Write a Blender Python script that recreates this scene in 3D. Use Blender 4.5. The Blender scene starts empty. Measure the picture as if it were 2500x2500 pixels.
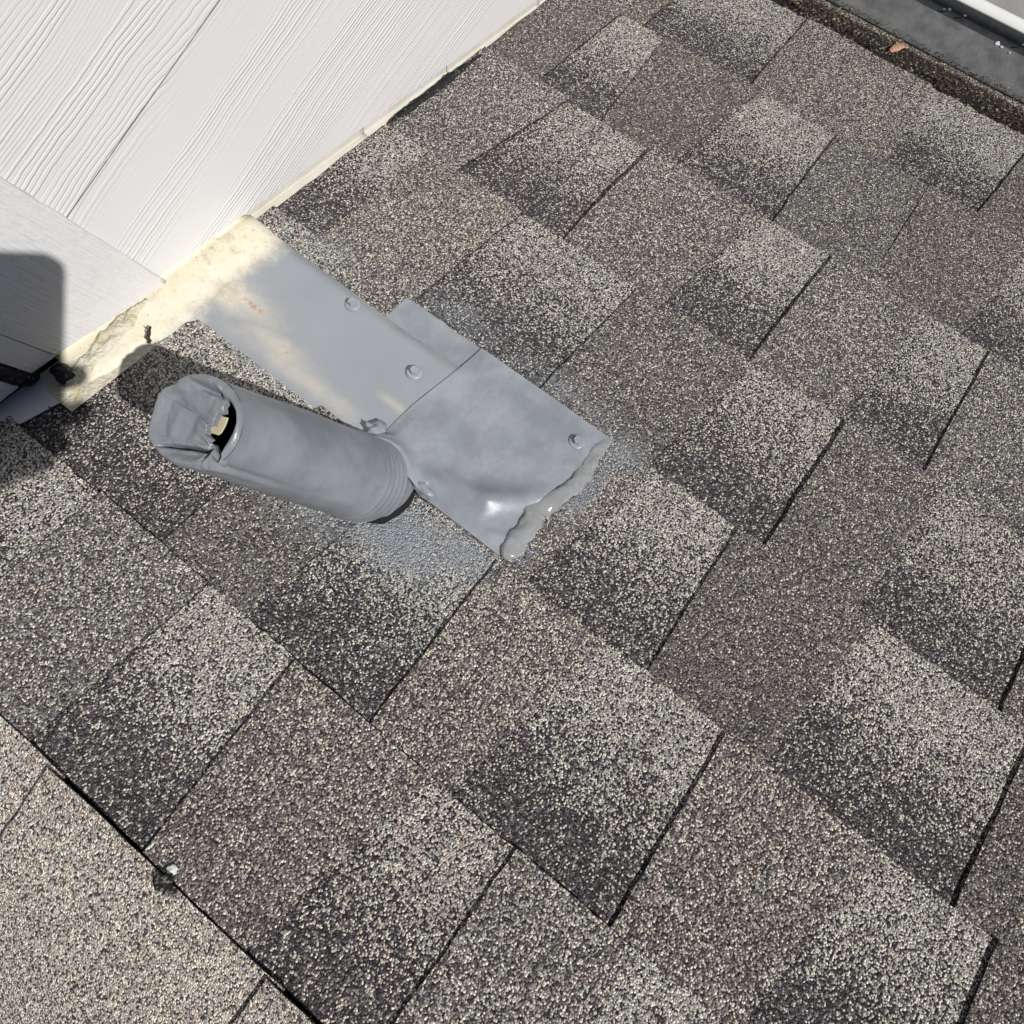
import bpy, math, random
from mathutils import Vector, Matrix, noise as mnoise

# ------------------------------------------------------------------ camera, world, sun
RIDGE_Z = 3.2                      # height of the ridge above the yard
TH = 0.41805661                    # roof pitch
CT, ST = math.cos(TH), math.sin(TH)
sc = bpy.context.scene
cam_d = bpy.data.cameras.new('camera')
cam = bpy.data.objects.new('camera', cam_d)
sc.collection.objects.link(cam)
right = Vector((0.78859137, 0.59287899, -0.16315071))
down = Vector((0.58761798, -0.80475071, -0.08415108))
fwd = Vector((-0.18118705, -0.02950947, -0.98300582))
CAM_P = Vector((0.45325, 0.30640499, 0.40005717 + RIDGE_Z))
CAM_M = Matrix((( right.x, -down.x, -fwd.x, CAM_P.x), (right.y, -down.y, -fwd.y, CAM_P.y),
                (right.z, -down.z, -fwd.z, CAM_P.z), (0, 0, 0, 1)))
cam.matrix_world = CAM_M
cam_d.sensor_width = 36.0
cam_d.lens = 25.2
cam_d.clip_start = 0.005
cam_d.clip_end = 500
sc.camera = cam

SUN_RAY = Vector((-0.7146, -0.128, -0.6877)).normalized()
w = bpy.data.worlds.new('World'); sc.world = w; w.use_nodes = True
wn = w.node_tree
sky = wn.nodes.new('ShaderNodeTexSky'); sky.sky_type = 'NISHITA'; sky.sun_disc = False
sky.air_density = 0.25; sky.dust_density = 0.05; sky.ozone_density = 2.5
sky.sun_elevation = math.radians(43.45)
sky.sun_rotation = math.atan2(0.7146, 0.128)
wn.links.new(sky.outputs[0], wn.nodes['Background'].inputs[0])
wn.nodes['Background'].inputs[1].default_value = 0.05
sun_d = bpy.data.lights.new('sun', 'SUN'); sun_d.energy = 5.0; sun_d.angle = math.radians(0.55)
sun_d.color = (1.0, 0.972, 0.93)
sun = bpy.data.objects.new('sun', sun_d); sc.collection.objects.link(sun)
sun.rotation_euler = SUN_RAY.to_track_quat('-Z', 'Y').to_euler(); sun.location = (3, 1, 6)
sc.view_settings.view_transform = 'Standard'; sc.view_settings.look = 'None'
sc.view_settings.exposure = -0.22; sc.view_settings.gamma = 1.0

random.seed(7)
R = random.random
def rr(a, b): return a + (b - a) * R()
def W(u, v, h=0.0):                # roof coordinates: u from the wall, v down the slope, h off the surface
    return Vector((u, v * CT + h * ST, RIDGE_Z - v * ST + h * CT))
def ns(x, y, z=0.0): return mnoise.noise(Vector((x, y, z)))
def sstep(a, b, x):
    t = max(0.0, min(1.0, (x - a) / (b - a))); return t * t * (3 - 2 * t)

# ------------------------------------------------------------------ node helpers
class NT:
    def __init__(s, name):
        m = bpy.data.materials.new(name); m.use_nodes = True
        s.m = m; s.t = m.node_tree; s.b = s.t.nodes['Principled BSDF']
    def n(s, typ, **kw):
        nd = s.t.nodes.new(typ)
        for k, v in kw.items(): setattr(nd, k, v)
        return nd
    def put(s, sock, v):
        if isinstance(v, bpy.types.NodeSocket): s.t.links.new(v, sock)
        elif v is not None:
            if hasattr(sock.default_value, '__len__') and not hasattr(v, '__len__'): v = (v,) * len(sock.default_value)
            if hasattr(v, '__len__') and len(sock.default_value) == 4 and len(v) == 3: v = (*v, 1)
            sock.default_value = v
    def math(s, op, a, b=None, c=None, clamp=False):
        nd = s.n('ShaderNodeMath', operation=op, use_clamp=clamp)
        s.put(nd.inputs[0], a)
        if b is not None: s.put(nd.inputs[1], b)
        if c is not None: s.put(nd.inputs[2], c)
        return nd.outputs[0]
    def add(s, a, b): return s.math('ADD', a, b)
    def sub(s, a, b): return s.math('SUBTRACT', a, b)
    def mul(s, a, b): return s.math('MULTIPLY', a, b)
    def mix(s, f, a, b, blend='MIX'):
        nd = s.n('ShaderNodeMix', data_type='RGBA', blend_type=blend, clamp_factor=True)
        s.put(nd.inputs[0], f); s.put(nd.inputs[6], a); s.put(nd.inputs[7], b); return nd.outputs[2]
    def fmix(s, f, a, b):
        nd = s.n('ShaderNodeMix', data_type='FLOAT'); s.put(nd.inputs[0], f); s.put(nd.inputs[2], a); s.put(nd.inputs[3], b); return nd.outputs[0]
    def ss(s, a, b, x):
        nd = s.n('ShaderNodeMapRange', interpolation_type='SMOOTHSTEP')
        s.put(nd.inputs[0], x); s.put(nd.inputs[1], a); s.put(nd.inputs[2], b); return nd.outputs[0]
    def uv(s, name): return s.n('ShaderNodeUVMap', uv_map=name).outputs[0]
    def obj(s): return s.n('ShaderNodeTexCoord').outputs['Object']
    def pos(s): return s.n('ShaderNodeNewGeometry').outputs['Position']
    def sep(s, v):
        nd = s.n('ShaderNodeSeparateXYZ'); s.put(nd.inputs[0], v); return nd.outputs
    def comb(s, x, y, z=0.0):
        nd = s.n('ShaderNodeCombineXYZ'); s.put(nd.inputs[0], x); s.put(nd.inputs[1], y); s.put(nd.inputs[2], z); return nd.outputs[0]
    def map(s, v, scale=(1, 1, 1), loc=(0, 0, 0)):
        nd = s.n('ShaderNodeMapping'); s.put(nd.inputs[0], v); nd.inputs[1].default_value = loc; nd.inputs[3].default_value = scale; return nd.outputs[0]
    def noise(s, v, scale, detail=3, rough=0.55, dim='3D', out='Fac'):
        nd = s.n('ShaderNodeTexNoise', noise_dimensions=dim); s.put(nd.inputs['Vector'], v)
        nd.inputs['Scale'].default_value = scale; nd.inputs['Detail'].default_value = detail; nd.inputs['Roughness'].default_value = rough
        return nd.outputs[out]
    def voro(s, v, scale, dim='2D', feat='F1', rnd=1.0):
        nd = s.n('ShaderNodeTexVoronoi', voronoi_dimensions=dim, feature=feat); s.put(nd.inputs['Vector'], v)
        nd.inputs['Scale'].default_value = scale; nd.inputs['Randomness'].default_value = rnd; return nd.outputs
    def ramp(s, f, stops, interp='LINEAR'):
        nd = s.n('ShaderNodeValToRGB'); cr = nd.color_ramp; cr.interpolation = interp
        while len(cr.elements) > 1: cr.elements.remove(cr.elements[-1])
        for i, (p, c) in enumerate(stops):
            e = cr.elements[0] if i == 0 else cr.elements.new(p)
            e.position = p; e.color = (*c, 1)
        s.put(nd.inputs[0], f); return nd.outputs[0]
    def attr(s, name):
        nd = s.n('ShaderNodeAttribute', attribute_type='OBJECT', attribute_name=name); return nd.outputs['Fac']
    def bump(s, h, dist, strength=1.0, normal=None):
        nd = s.n('ShaderNodeBump'); s.put(nd.inputs['Height'], h); nd.inputs['Distance'].default_value = dist
        nd.inputs['Strength'].default_value = strength
        if normal is not None: s.put(nd.inputs['Normal'], normal)
        return nd.outputs[0]
    def blob(s, x, y, u0, v0, a, b):
        dx = s.mul(s.sub(x, u0), 1.0 / a); dy = s.mul(s.sub(y, v0), 1.0 / b)
        d = s.add(s.mul(dx, dx), s.mul(dy, dy))
        return s.math('POWER', 2.718, s.mul(d, -1.0))
    def done(s, col=None, rough=None, normal=None, spec=None, metal=None):
        b = s.b.inputs
        if col is not None: s.put(b['Base Color'], col)
        if rough is not None: s.put(b['Roughness'], rough)
        if normal is not None: s.put(b['Normal'], normal)
        if spec is not None: s.put(b['Specular IOR Level'], spec)
        if metal is not None: s.put(b['Metallic'], metal)
        return s.m

# ------------------------------------------------------------------ materials
GREY = (0.335, 0.352, 0.375)
OVER = [(.300, .250, .055, .030, 1.15), (.250, .225, .05, .022, .65), (.345, .268, .035, .022, .95), (.388, .37, .014, .05, .85),
        (.392, .415, .022, .022, .8), (.318, .432, .08, .022, .50), (.21, .436, .06, .026, .50), (.09, .415, .07, .03, .46),
        (.12, .292, .05, .012, .6), (.385, .30, .014, .02, .55), (.169, .43, .03, .02, .35)]

def mat_granule():
    t = NT('asphalt_granules')
    uv = t.uv('roof'); s = t.sep(uv)
    seed = t.attr('seed')
    vec = t.comb(t.add(s[0], t.mul(seed, 3.7)), t.add(s[1], t.mul(seed, 9.1)))
    warp = t.noise(vec, 260, 0, .5, '2D', 'Color')
    wv = t.n('ShaderNodeVectorMath', operation='MULTIPLY_ADD'); t.put(wv.inputs[0], warp); wv.inputs[1].default_value = (.0010, .0010, 0); t.put(wv.inputs[2], vec)
    gv = wv.outputs[0]
    v1 = t.voro(gv, 760); v2 = t.voro(t.map(gv, (1, 1, 1), (.37, .11, 0)), 540)
    c1 = t.sep(v1['Color']); c2 = t.sep(v2['Color'])
    # blend of light granules along the tab
    tt = t.sep(t.uv('tab'))
    n1 = t.noise(vec, 28, 4, .6, '2D')
    g = t.ss(.10, .85, t.add(tt[1], t.mul(t.sub(n1, .5), .5)))
    p = t.fmix(g, t.attr('light0'), t.attr('light1'))
    p = t.add(p, t.mul(t.sub(t.noise(vec, 9, 3, .6, '2D'), .5), .20))
    lightf = t.math('LESS_THAN', c1[0], p)
    dark = t.ramp(c1[1], [(0, (.011, .010, .011)), (.20, (.034, .028, .032)), (.42, (.072, .058, .066)), (.62, (.125, .110, .114)), (.79, (.25, .24, .235)), (.905, (.66, .61, .52)), (.989, (.20, .06, .065)), (.992, (.24, .27, .30))], 'CONSTANT')
    light = t.ramp(c1[1], [(0, (.060, .054, .053)), (.12, (.24, .222, .20)), (.27, (.40, .375, .33)), (.45, (.62, .575, .49)), (.63, (.39, .385, .37)), (.75, (.37, .40, .42)), (.84, (.86, .81, .71)), (.978, (.44, .30, .27))], 'CONSTANT')
    mid = t.ramp(c1[1], [(0, (.024, .021, .022)), (.13, (.066, .058, .058)), (.30, (.118, .104, .101)), (.52, (.170, .154, .147)), (.72, (.235, .220, .206)), (.87, (.32, .31, .29)), (.95, (.70, .645, .53)), (.994, (.24, .09, .09))], 'CONSTANT')
    col = t.mix(lightf, t.mix(t.attr('tooth'), dark, mid), light)
    warm = t.attr('warm')
    col = t.mix(t.mul(warm, .6), col, t.mix(1.0, col, (1.08, .95, .86), 'MULTIPLY'))
    col = t.mix(1.0, col, t.comb(t.attr('gain'), t.attr('gain'), t.attr('gain')), 'MULTIPLY')
    # sparse big pale granules
    big = t.mul(t.math('LESS_THAN', c2[0], .045), t.math('LESS_THAN', v2['Distance'], .36))
    col = t.mix(big, col, t.ramp(c2[1], [(0, (.52, .46, .34)), (.4, (.62, .57, .48)), (.7, (.40, .40, .38)), (.9, (.45, .30, .24))], 'CONSTANT'))
    # bitumen between the granules, with their tiny shadows put into its black
    crev = t.ss(.46, .78, v1['Distance'])
    col = t.mix(t.mul(crev, t.sub(1.0, big)), col, (.010, .010, .011))
    # stains in soft patches
    st = t.ss(.52, .75, t.noise(vec, 6, 4, .65, '2D'))
    col = t.mix(t.mul(st, .30), col, t.mix(1.0, col, (.62, .58, .60), 'MULTIPLY'))
    # grey overspray from painting the boot
    m = None
    for (u0, v0, a, b, k) in OVER:
        q = t.mul(t.blob(s[0], s[1], u0, v0, a, b), k)
        m = q if m is None else t.math('MAXIMUM', m, q)
    m = t.add(m, t.mul(t.sub(t.noise(vec, 70, 3, .6, '2D'), .5), .25))
    m = t.ss(.15, 1.1, t.add(m, t.mul(t.sub(c1[2], .5), .5)))
    col = t.mix(t.mul(m, .86), col, t.mix(.45, (.29, .32, .365), t.mix(c1[1], (.15, .17, .20), (.38, .41, .455))))
    h = t.add(t.mul(t.sub(1.0, v1['Distance']), 1.1), t.mul(c1[2], .75))
    h = t.add(h, t.mul(big, .8))
    nm = t.bump(h, .00085, 1.0)
    return t.done(col, t.fmix(m, .55, .45), nm, .5)
M_GRAN = mat_granule()

def mat_asphalt():
    t = NT('asphalt_edge'); o = t.pos()
    n = t.noise(o, 900, 2, .6)
    v = t.voro(o, 700, '3D'); c = t.sep(v['Color'])
    col = t.mix(t.math('LESS_THAN', c[0], .30), (.010, .010, .011), t.mix(c[1], (.05, .045, .045), (.26, .24, .20)))
    return t.done(col, .7, t.bump(n, .001, .8), .3)
M_ASPH = mat_asphalt()

def mat_tar():
    t = NT('black_roof_tar'); o = t.pos()
    v = t.voro(o, 520, '3D'); c = t.sep(v['Color'])
    col = t.mix(t.math('LESS_THAN', c[0], .06), (.012, .012, .013), (.12, .115, .11))
    return t.done(col, .5, t.bump(t.noise(o, 300, 4, .6), .003, .9), .4)
M_TAR = mat_tar()

def mat_felt():
    t = NT('roofing_felt'); o = t.pos()
    return t.done(t.mix(t.noise(o, 60, 3), (.010, .010, .010), (.028, .027, .026)), .85)
M_FELT = mat_felt()

def mat_siding():
    t = NT('white_cedar_grain_paint')
    s = t.sep(t.obj())
    y, z = s[1], s[2]
    # long wandering grain lines that bunch and spread
    lo = t.noise(t.comb(t.mul(y, 1.6), t.mul(z, 7.0), 0.0), 1.0, 2, .45)
    wig = t.noise(t.comb(t.mul(y, 14.0), t.mul(z, 30.0), 3.0), 1.0, 3, .5)
    wob = t.noise(t.comb(t.mul(y, 70.0), t.mul(z, 60.0), 5.0), 1.0, 1, .5)
    ph = t.add(t.add(t.mul(z, 320.0), t.mul(lo, 20.0)), t.add(t.mul(wig, 2.0), t.mul(wob, .42)))
    fr = t.math('FRACT', ph)
    # sharp groove then soft shoulder
    gro = t.math('MULTIPLY', t.ss(0.0, .22, fr), t.ss(1.0, .55, fr))
    cell = t.math('FLOOR', ph)
    wn_ = t.n('ShaderNodeTexWhiteNoise', noise_dimensions='1D'); t.put(wn_.inputs['W'], cell)
    amp = t.fmix(wn_.outputs[0], .12, 1.0)
    calm = t.ss(.42, .58, t.noise(t.comb(t.mul(y, 2.2), t.mul(z, 17.0), 9.0), 1.0, 2, .5))
    amp = t.mul(amp, t.fmix(calm, .10, 1.0))
    h = t.mul(gro, amp)
    fine = t.noise(t.comb(t.mul(y, 160.0), t.mul(z, 420.0), 1.0), 1.0, 3, .6)
    peel = t.noise(t.obj(), 230, 3, .6)
    h = t.add(h, t.add(t.mul(fine, .07), t.mul(peel, .10)))
    flake = t.ss(.74, .80, t.noise(t.obj(), 90, 4, .6))
    col = t.mix(t.noise(t.obj(), 7, 3), (.648, .642, .642), (.69, .685, .684))
    specks = t.math('LESS_THAN', t.voro(t.obj(), 60, '3D')['Distance'], .028)
    col = t.mix(t.mul(specks, .6), col, (.30, .28, .26))
    nm = t.bump(h, .00046, 1.0)
    nm = t.bump(flake, .0006, .4, nm)
    return t.done(col, .42, nm, .45)
M_SID = mat_siding()

def mat_trim():
    t = NT('white_trim_paint')
    s = t.sep(t.obj()); y, z = s[1], s[2]
    a = t.noise(t.comb(t.mul(y, 420.0), t.mul(z, 24.0), 0.0), 1.0, 3, .6)
    b = t.noise(t.comb(t.mul(y, 150.0), t.mul(z, 60.0), 4.0), 1.0, 3, .6)
    c = t.noise(t.obj(), 170, 4, .6)
    h = t.add(t.add(t.mul(a, 1.1), t.mul(b, .6)), t.mul(c, .4))
    col = t.mix(t.noise(t.obj(), 9, 3), (.645, .642, .642), (.69, .688, .688))
    specks = t.math('LESS_THAN', t.voro(t.obj(), 75, '3D')['Distance'], .03)
    col = t.mix(t.mul(specks, .5), col, (.3, .28, .26))
    return t.done(col, .42, t.bump(h, .0013, 1.0), .45)
M_TRIM = mat_trim()

def mat_boot(name, k, dr=0.0):
    t = NT(name); o = t.pos()
    col = t.mix(t.ss(.3, .7, t.noise(o, 26, 5, .65)), tuple(k * c for c in (.232, .254, .284)), tuple(k * c for c in (.335, .360, .392)))
    col = t.mix(t.mul(t.ss(.45, .75, t.noise(t.map(o, (1, .25, 1)), 160, 4, .65)), .30), col, tuple(k * c for c in (.20, .217, .24)))
    sc_ = t.ss(.70, .78, t.noise(t.map(o, (1, 1, .5)), 120, 5, .7))
    col = t.mix(t.mul(sc_, .35), col, (.50, .52, .54))
    n = t.add(t.mul(t.noise(o, 900, 2, .6), .25), t.noise(o, 75, 3, .5))
    return t.done(col, t.fmix(t.noise(o, 50, 3), .25 + dr, .50 + dr), t.bump(n, .0009, .55), .5)
M_BOOT = mat_boot('grey_sprayed_metal', 1.0); M_LEAD = mat_boot('dark_grey_painted_lead', .72, -.06)

CREAM = [(.15, .303, .10, .012, .72), (.120, .312, .050, .013, .85), (.226, .394, .022, .007, .75), (.228, .332, .022, .006, .75), (.150, .392, .060, .006, .55), (.07, .325, .05, .022, .8), (.20, .395, .05, .007, .6)]
def mat_flash():
    t = NT('cream_flashing_with_grey_spray'); uv = t.uv('roof'); s = t.sep(uv)
    n = t.noise(uv, 45, 5, .65); n2 = t.noise(uv, 1000, 2, .75)
    m = t.sub(1.0, t.ss(.030, .075, t.add(s[0], t.mul(t.sub(n, .5), .055))))
    for (u0, v0, a, b, k) in CREAM:
        m = t.math('MAXIMUM', m, t.mul(t.blob(s[0], s[1], u0, v0, a, b), k))
    m = t.add(m, t.add(t.mul(t.sub(n, .5), .75), t.mul(t.sub(n2, .5), .9)))
    m = t.ss(.22, 1.0, m)
    nearw = t.sub(1.0, t.ss(.035, .10, s[0]))
    cream = t.mix(nearw, (.50, .475, .425), t.mix(t.ss(.35, .65, n), (.82, .775, .64), (.76, .70, .53)))
    dirt = t.mul(t.ss(.54, .70, t.noise(uv, 190, 5, .7)), t.ss(.42, .62, t.noise(uv, 22, 3, .6)))
    cream = t.mix(t.mul(dirt, .75), cream, (.30, .22, .12))
    brown = t.mul(t.ss(.50, .68, t.noise(t.map(uv, (45, 60, 1)), 1, 5, .7)), t.blob(s[0], s[1], .045, .345, .05, .05))
    cream = t.mix(t.mul(brown, .55), cream, (.36, .25, .13))
    scar = t.mul(t.blob(s[0], s[1], .078, .3275, .012, .0022), t.ss(.40, .6, t.noise(uv, 260, 3)))
    grey = t.mix(t.noise(uv, 16, 3), (.268, .288, .316), (.328, .346, .37))
    spk = t.mul(t.math('LESS_THAN', t.voro(uv, 140)['Distance'], .10), t.ss(.5, .6, t.noise(uv, 14, 2)))
    cream = t.mix(t.mul(spk, t.mul(nearw, .7)), cream, (.35, .29, .17))
    col = t.mix(m, grey, cream)
    col = t.mix(scar, col, (.55, .28, .16))
    h = t.add(t.mul(n2, .18), t.add(t.noise(uv, 60, 4, .6), t.mul(scar, 1.5)))
    return t.done(col, t.fmix(m, .40, .55), t.bump(h, .0010, .6), .45)
M_FLASH = mat_flash()

def simple(name, ca, cb, scale, rough, bd=0.0, bs=200, spec=.4, metal=0.0, detail=4):
    t = NT(name); o = t.pos()
    col = t.mix(t.ss(.3, .7, t.noise(o, scale, detail, .6)), ca, cb)
    nm = t.bump(t.noise(o, bs, 3, .6), bd, .8) if bd else None
    return t.done(col, rough, nm, spec, metal)
M_STEP = simple('painted_step_flashing', (.58, .55, .47), (.63, .615, .585), 30, .5, .0006, 150)
M_FOAM = simple('yellowed_foam', (.56, .50, .32), (.66, .63, .54), 140, .75, .004, 330)
M_PVC = simple('cream_plastic_pipe', (.62, .54, .38), (.70, .62, .46), 80, .45)
M_SHADE = simple('shade_black_hollow', (.006, .006, .006), (.010, .010, .010), 60, .9)  # darkness inside the pipe and round its foot is put into the colour
M_GUT = simple('dusty_grey_gutter_metal', (.10, .105, .107), (.17, .172, .17), 55, .45, .0006, 300)
M_GUTD = simple('dark_grey_gutter_paint', (.045, .05, .057), (.07, .076, .085), 90, .35)
M_LIP = simple('white_gutter_lip', (.83, .83, .81), (.87, .87, .85), 90, .4)
M_DROP = simple('dried_droppings', (.55, .56, .57), (.70, .71, .72), 200, .7)
M_JOINT = simple('dirty_open_joint', (.06, .058, .055), (.14, .135, .13), 120, .8)
M_LEAF = simple('orange_leaf', (.52, .25, .15), (.66, .40, .28), 300, .6)
M_TWIG = simple('dry_twig', (.02, .012, .008), (.06, .035, .02), 400, .8)
M_WOOD = simple('weathered_fascia', (.70, .69, .67), (.76, .75, .73), 30, .6)
M_GROUND = simple('concrete_yard', (.30, .295, .285), (.38, .375, .36), 3, .85, .002, 60)
M_PHONE = simple('black_phone_case', (.012, .012, .014), (.02, .02, .022), 90, .4)
M_GLASS = simple('phone_lens_glass', (.01, .01, .012), (.015, .015, .02), 90, .05)
M_SKIN = simple('skin', (.50, .30, .22), (.60, .38, .28), 40, .5, .0005, 400)
M_SLEEVE = simple('navy_sleeve', (.02, .025, .05), (.035, .04, .07), 300, .85, .001, 900)

def mat_litter():
    t = NT('roof_litter'); o = t.pos()
    c = t.sep(t.voro(o, 420, '3D')['Color'])
    col = t.ramp(c[0], [(0, (.02, .015, .010)), (.35, (.05, .032, .018)), (.6, (.11, .07, .035)), (.8, (.22, .15, .075)), (.93, (.40, .31, .19))], 'CONSTANT')
    return t.done(col, .8)
M_LIT = mat_litter()
def mat_soil():
    t = NT('damp_organic_soil'); o = t.pos()
    c = t.sep(t.voro(o, 600, '3D')['Color'])
    col = t.ramp(c[0], [(0, (.008, .007, .006)), (.5, (.014, .011, .009)), (.78, (.04, .03, .022)), (.88, (.15, .13, .11)), (.95, (.34, .31, .26))], 'CONSTANT')
    return t.done(col, .85, t.bump(t.noise(o, 260, 4, .65), .005, 1.0))
M_SOIL = mat_soil()
def mat_seal():
    t = NT('clear_glossy_sealant'); o = t.pos()
    b = t.b.inputs
    b['Transmission Weight'].default_value = .62; b['IOR'].default_value = 1.42
    return t.done(t.mix(t.noise(o, 60, 3), (.58, .60, .61), (.70, .72, .73)), .10, t.bump(t.noise(o, 70, 1), .003, .5), .6)
M_SEAL = mat_seal()

# ------------------------------------------------------------------ object helpers
def link(o, parent=None):
    sc.collection.objects.link(o)
    if parent is not None: o.parent = parent
    return o
def tag(o, label, cat, group=None):
    o['label'] = label; o['category'] = cat
    if group: o['group'] = group
    return o
def struct(o): o['kind'] = 'structure'; return o
def mesh(name, verts, faces, mats, parent=None, smooth=False, fm=None, uvs=None):
    me = bpy.data.meshes.new(name); me.from_pydata([tuple(v) for v in verts], [], faces)
    for m in (mats if isinstance(mats, (list, tuple)) else [mats]): me.materials.append(m)
    if fm: me.polygons.foreach_set('material_index', fm)
    if smooth: me.polygons.foreach_set('use_smooth', [True] * len(me.polygons))
    if uvs:
        for nm, data in uvs.items():
            l = me.uv_layers.new(name=nm)
            for lp in me.loops: l.data[lp.index].uv = data[lp.vertex_index]
    me.update()
    return link(bpy.data.objects.new(name, me), parent)
def empty(name, loc):
    o = bpy.data.objects.new(name, None); o.empty_display_size = .02; sc.collection.objects.link(o); o.location = loc; return o
def sheet(name, nu, nv, fn, thick, mats, parent=None, uvfn=None, smooth=True, origin=None):
    """closed thin sheet: fn(i,j) -> (top point, normal)"""
    V, UV, F, FM = [], [], [], []
    for j in range(nv + 1):
        for i in range(nu + 1):
            p = fn(i / nu, j / nv); V.append(p); UV.append(uvfn(i / nu, j / nv) if uvfn else (i / nu, j / nv))
    nrm = Vector((0, ST, CT)); n0 = len(V)
    id_ = lambda i, j: j * (nu + 1) + i
    for j in range(nv):
        for i in range(nu): F.append((id_(i, j), id_(i + 1, j), id_(i + 1, j + 1), id_(i, j + 1))); FM.append(0)
    if thick > 0:                  # rim and underside on their own vertices so the top shades cleanly
        ring = [id_(i, 0) for i in range(nu)] + [id_(nu, j) for j in range(nv)] + [id_(nu - i, nv) for i in range(nu)] + [id_(0, nv - j) for j in range(nv)]
        m = len(ring); a0 = len(V); V += [V[k] for k in ring]; UV += [UV[k] for k in ring]
        b0 = len(V); V += [V[k] - nrm * thick for k in ring]; UV += [UV[k] for k in ring]
        for a in range(m):
            c = (a + 1) % m; F.append((a0 + c, a0 + a, b0 + a, b0 + c)); FM.append(1)
        u0 = len(V); V += [v - nrm * thick for v in V[:n0]]; UV += UV[:n0]
        for j in range(nv):
            for i in range(nu): F.append((u0 + id_(i, j + 1), u0 + id_(i + 1, j + 1), u0 + id_(i + 1, j), u0 + id_(i, j))); FM.append(1)
    if len(mats) == 1: FM = [0] * len(FM)
    if origin is not None: V = [v - origin for v in V]
    o = mesh(name, V, F, mats, parent, smooth, FM, {'roof': UV})
    if origin is not None: o.location = origin
    return o
def tube(path, radii, seg=10):
    V, F = [], []
    n = len(path)
    for k in range(n):
        a = path[max(k - 1, 0)]; b = path[min(k + 1, n - 1)]
        d = (b - a).normalized(); up = Vector((0, 0, 1)) if abs(d.z) < .9 else Vector((1, 0, 0))
        x = d.cross(up).normalized(); y = x.cross(d)
        for s_ in range(seg):
            t_ = 2 * math.pi * s_ / seg; r = radii[k]
            rx, ry = r if isinstance(r, tuple) else (r, r)
            V.append(path[k] + x * math.cos(t_) * rx + y * math.sin(t_) * ry)
    for k in range(n - 1):
        for s_ in range(seg):
            F.append((k * seg + s_, k * seg + (s_ + 1) % seg, (k + 1) * seg + (s_ + 1) % seg, (k + 1) * seg + s_))
    F.append(tuple(range(seg))[::-1]); F.append(tuple((n - 1) * seg + s_ for s_ in range(seg)))
    return V, F
def lump(name, c, r, mat, squash=1.0, seed=0, amp=.35, parent=None, axis_u=1.0, axis_v=1.0, f=1.3):
    """irregular blob sitting on the roof around c=(u,v,h)"""
    V, F = [], []; NU, NVv = 14, 9
    for j in range(NVv + 1):
        ph = math.pi * j / NVv
        for i in range(NU):
            t_ = 2 * math.pi * i / NU
            d = Vector((math.sin(ph) * math.cos(t_), math.sin(ph) * math.sin(t_), math.cos(ph)))
            k = 1 + amp * 2 * ns(d.x * f + seed * 7.3, d.y * f, d.z * f) + amp * ns(d.x * 3.5 + seed, d.y * 3.5, d.z * 3.5)
            V.append(W(c[0] + d.x * r * k * axis_u, c[1] + d.y * r * k * axis_v, c[2] + d.z * r * k * squash))
    for j in range(NVv):
        for i in range(NU):
            F.append((j * NU + i, (j + 1) * NU + i, (j + 1) * NU + (i + 1) % NU, j * NU + (i + 1) % NU))
    return mesh(name, V, F, mat, parent, True)

# ------------------------------------------------------------------ ground and roof deck
g = mesh('ground', [(-60, -60, 0), (60, -60, 0), (60, 60, 0), (-60, 60, 0)], [(0, 1, 2, 3)], M_GROUND); struct(g)
UMAX = 1.75
def deck():
    V = [W(-.02, -.004, -.016), W(UMAX, -.004, -.016), W(UMAX, 1.07, -.016), W(-.02, 1.07, -.016)]
    V += [v - Vector((0, 0, .02)) for v in V]
    q = lambda x, y, z: Vector((x, y, RIDGE_Z + z))
    b = [q(-.02, -.0105, -.0165), q(UMAX, -.0105, -.0165), q(UMAX, -1.0, -.46), q(-.02, -1.0, -.46)]
    V += b + [v - Vector((0, 0, .02)) for v in b]
    F = []
    for o in (0, 8):
        up = (o, o + 1, o + 2, o + 3) if o == 0 else (o + 3, o + 2, o + 1, o)
        F += [up, tuple(x + 4 for x in reversed(up))]
        for a in range(4): F.append((o + a, o + (a + 1) % 4, o + 4 + (a + 1) % 4, o + 4 + a))
    return mesh('roof', V, F, M_FELT)
roof = struct(deck())

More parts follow.
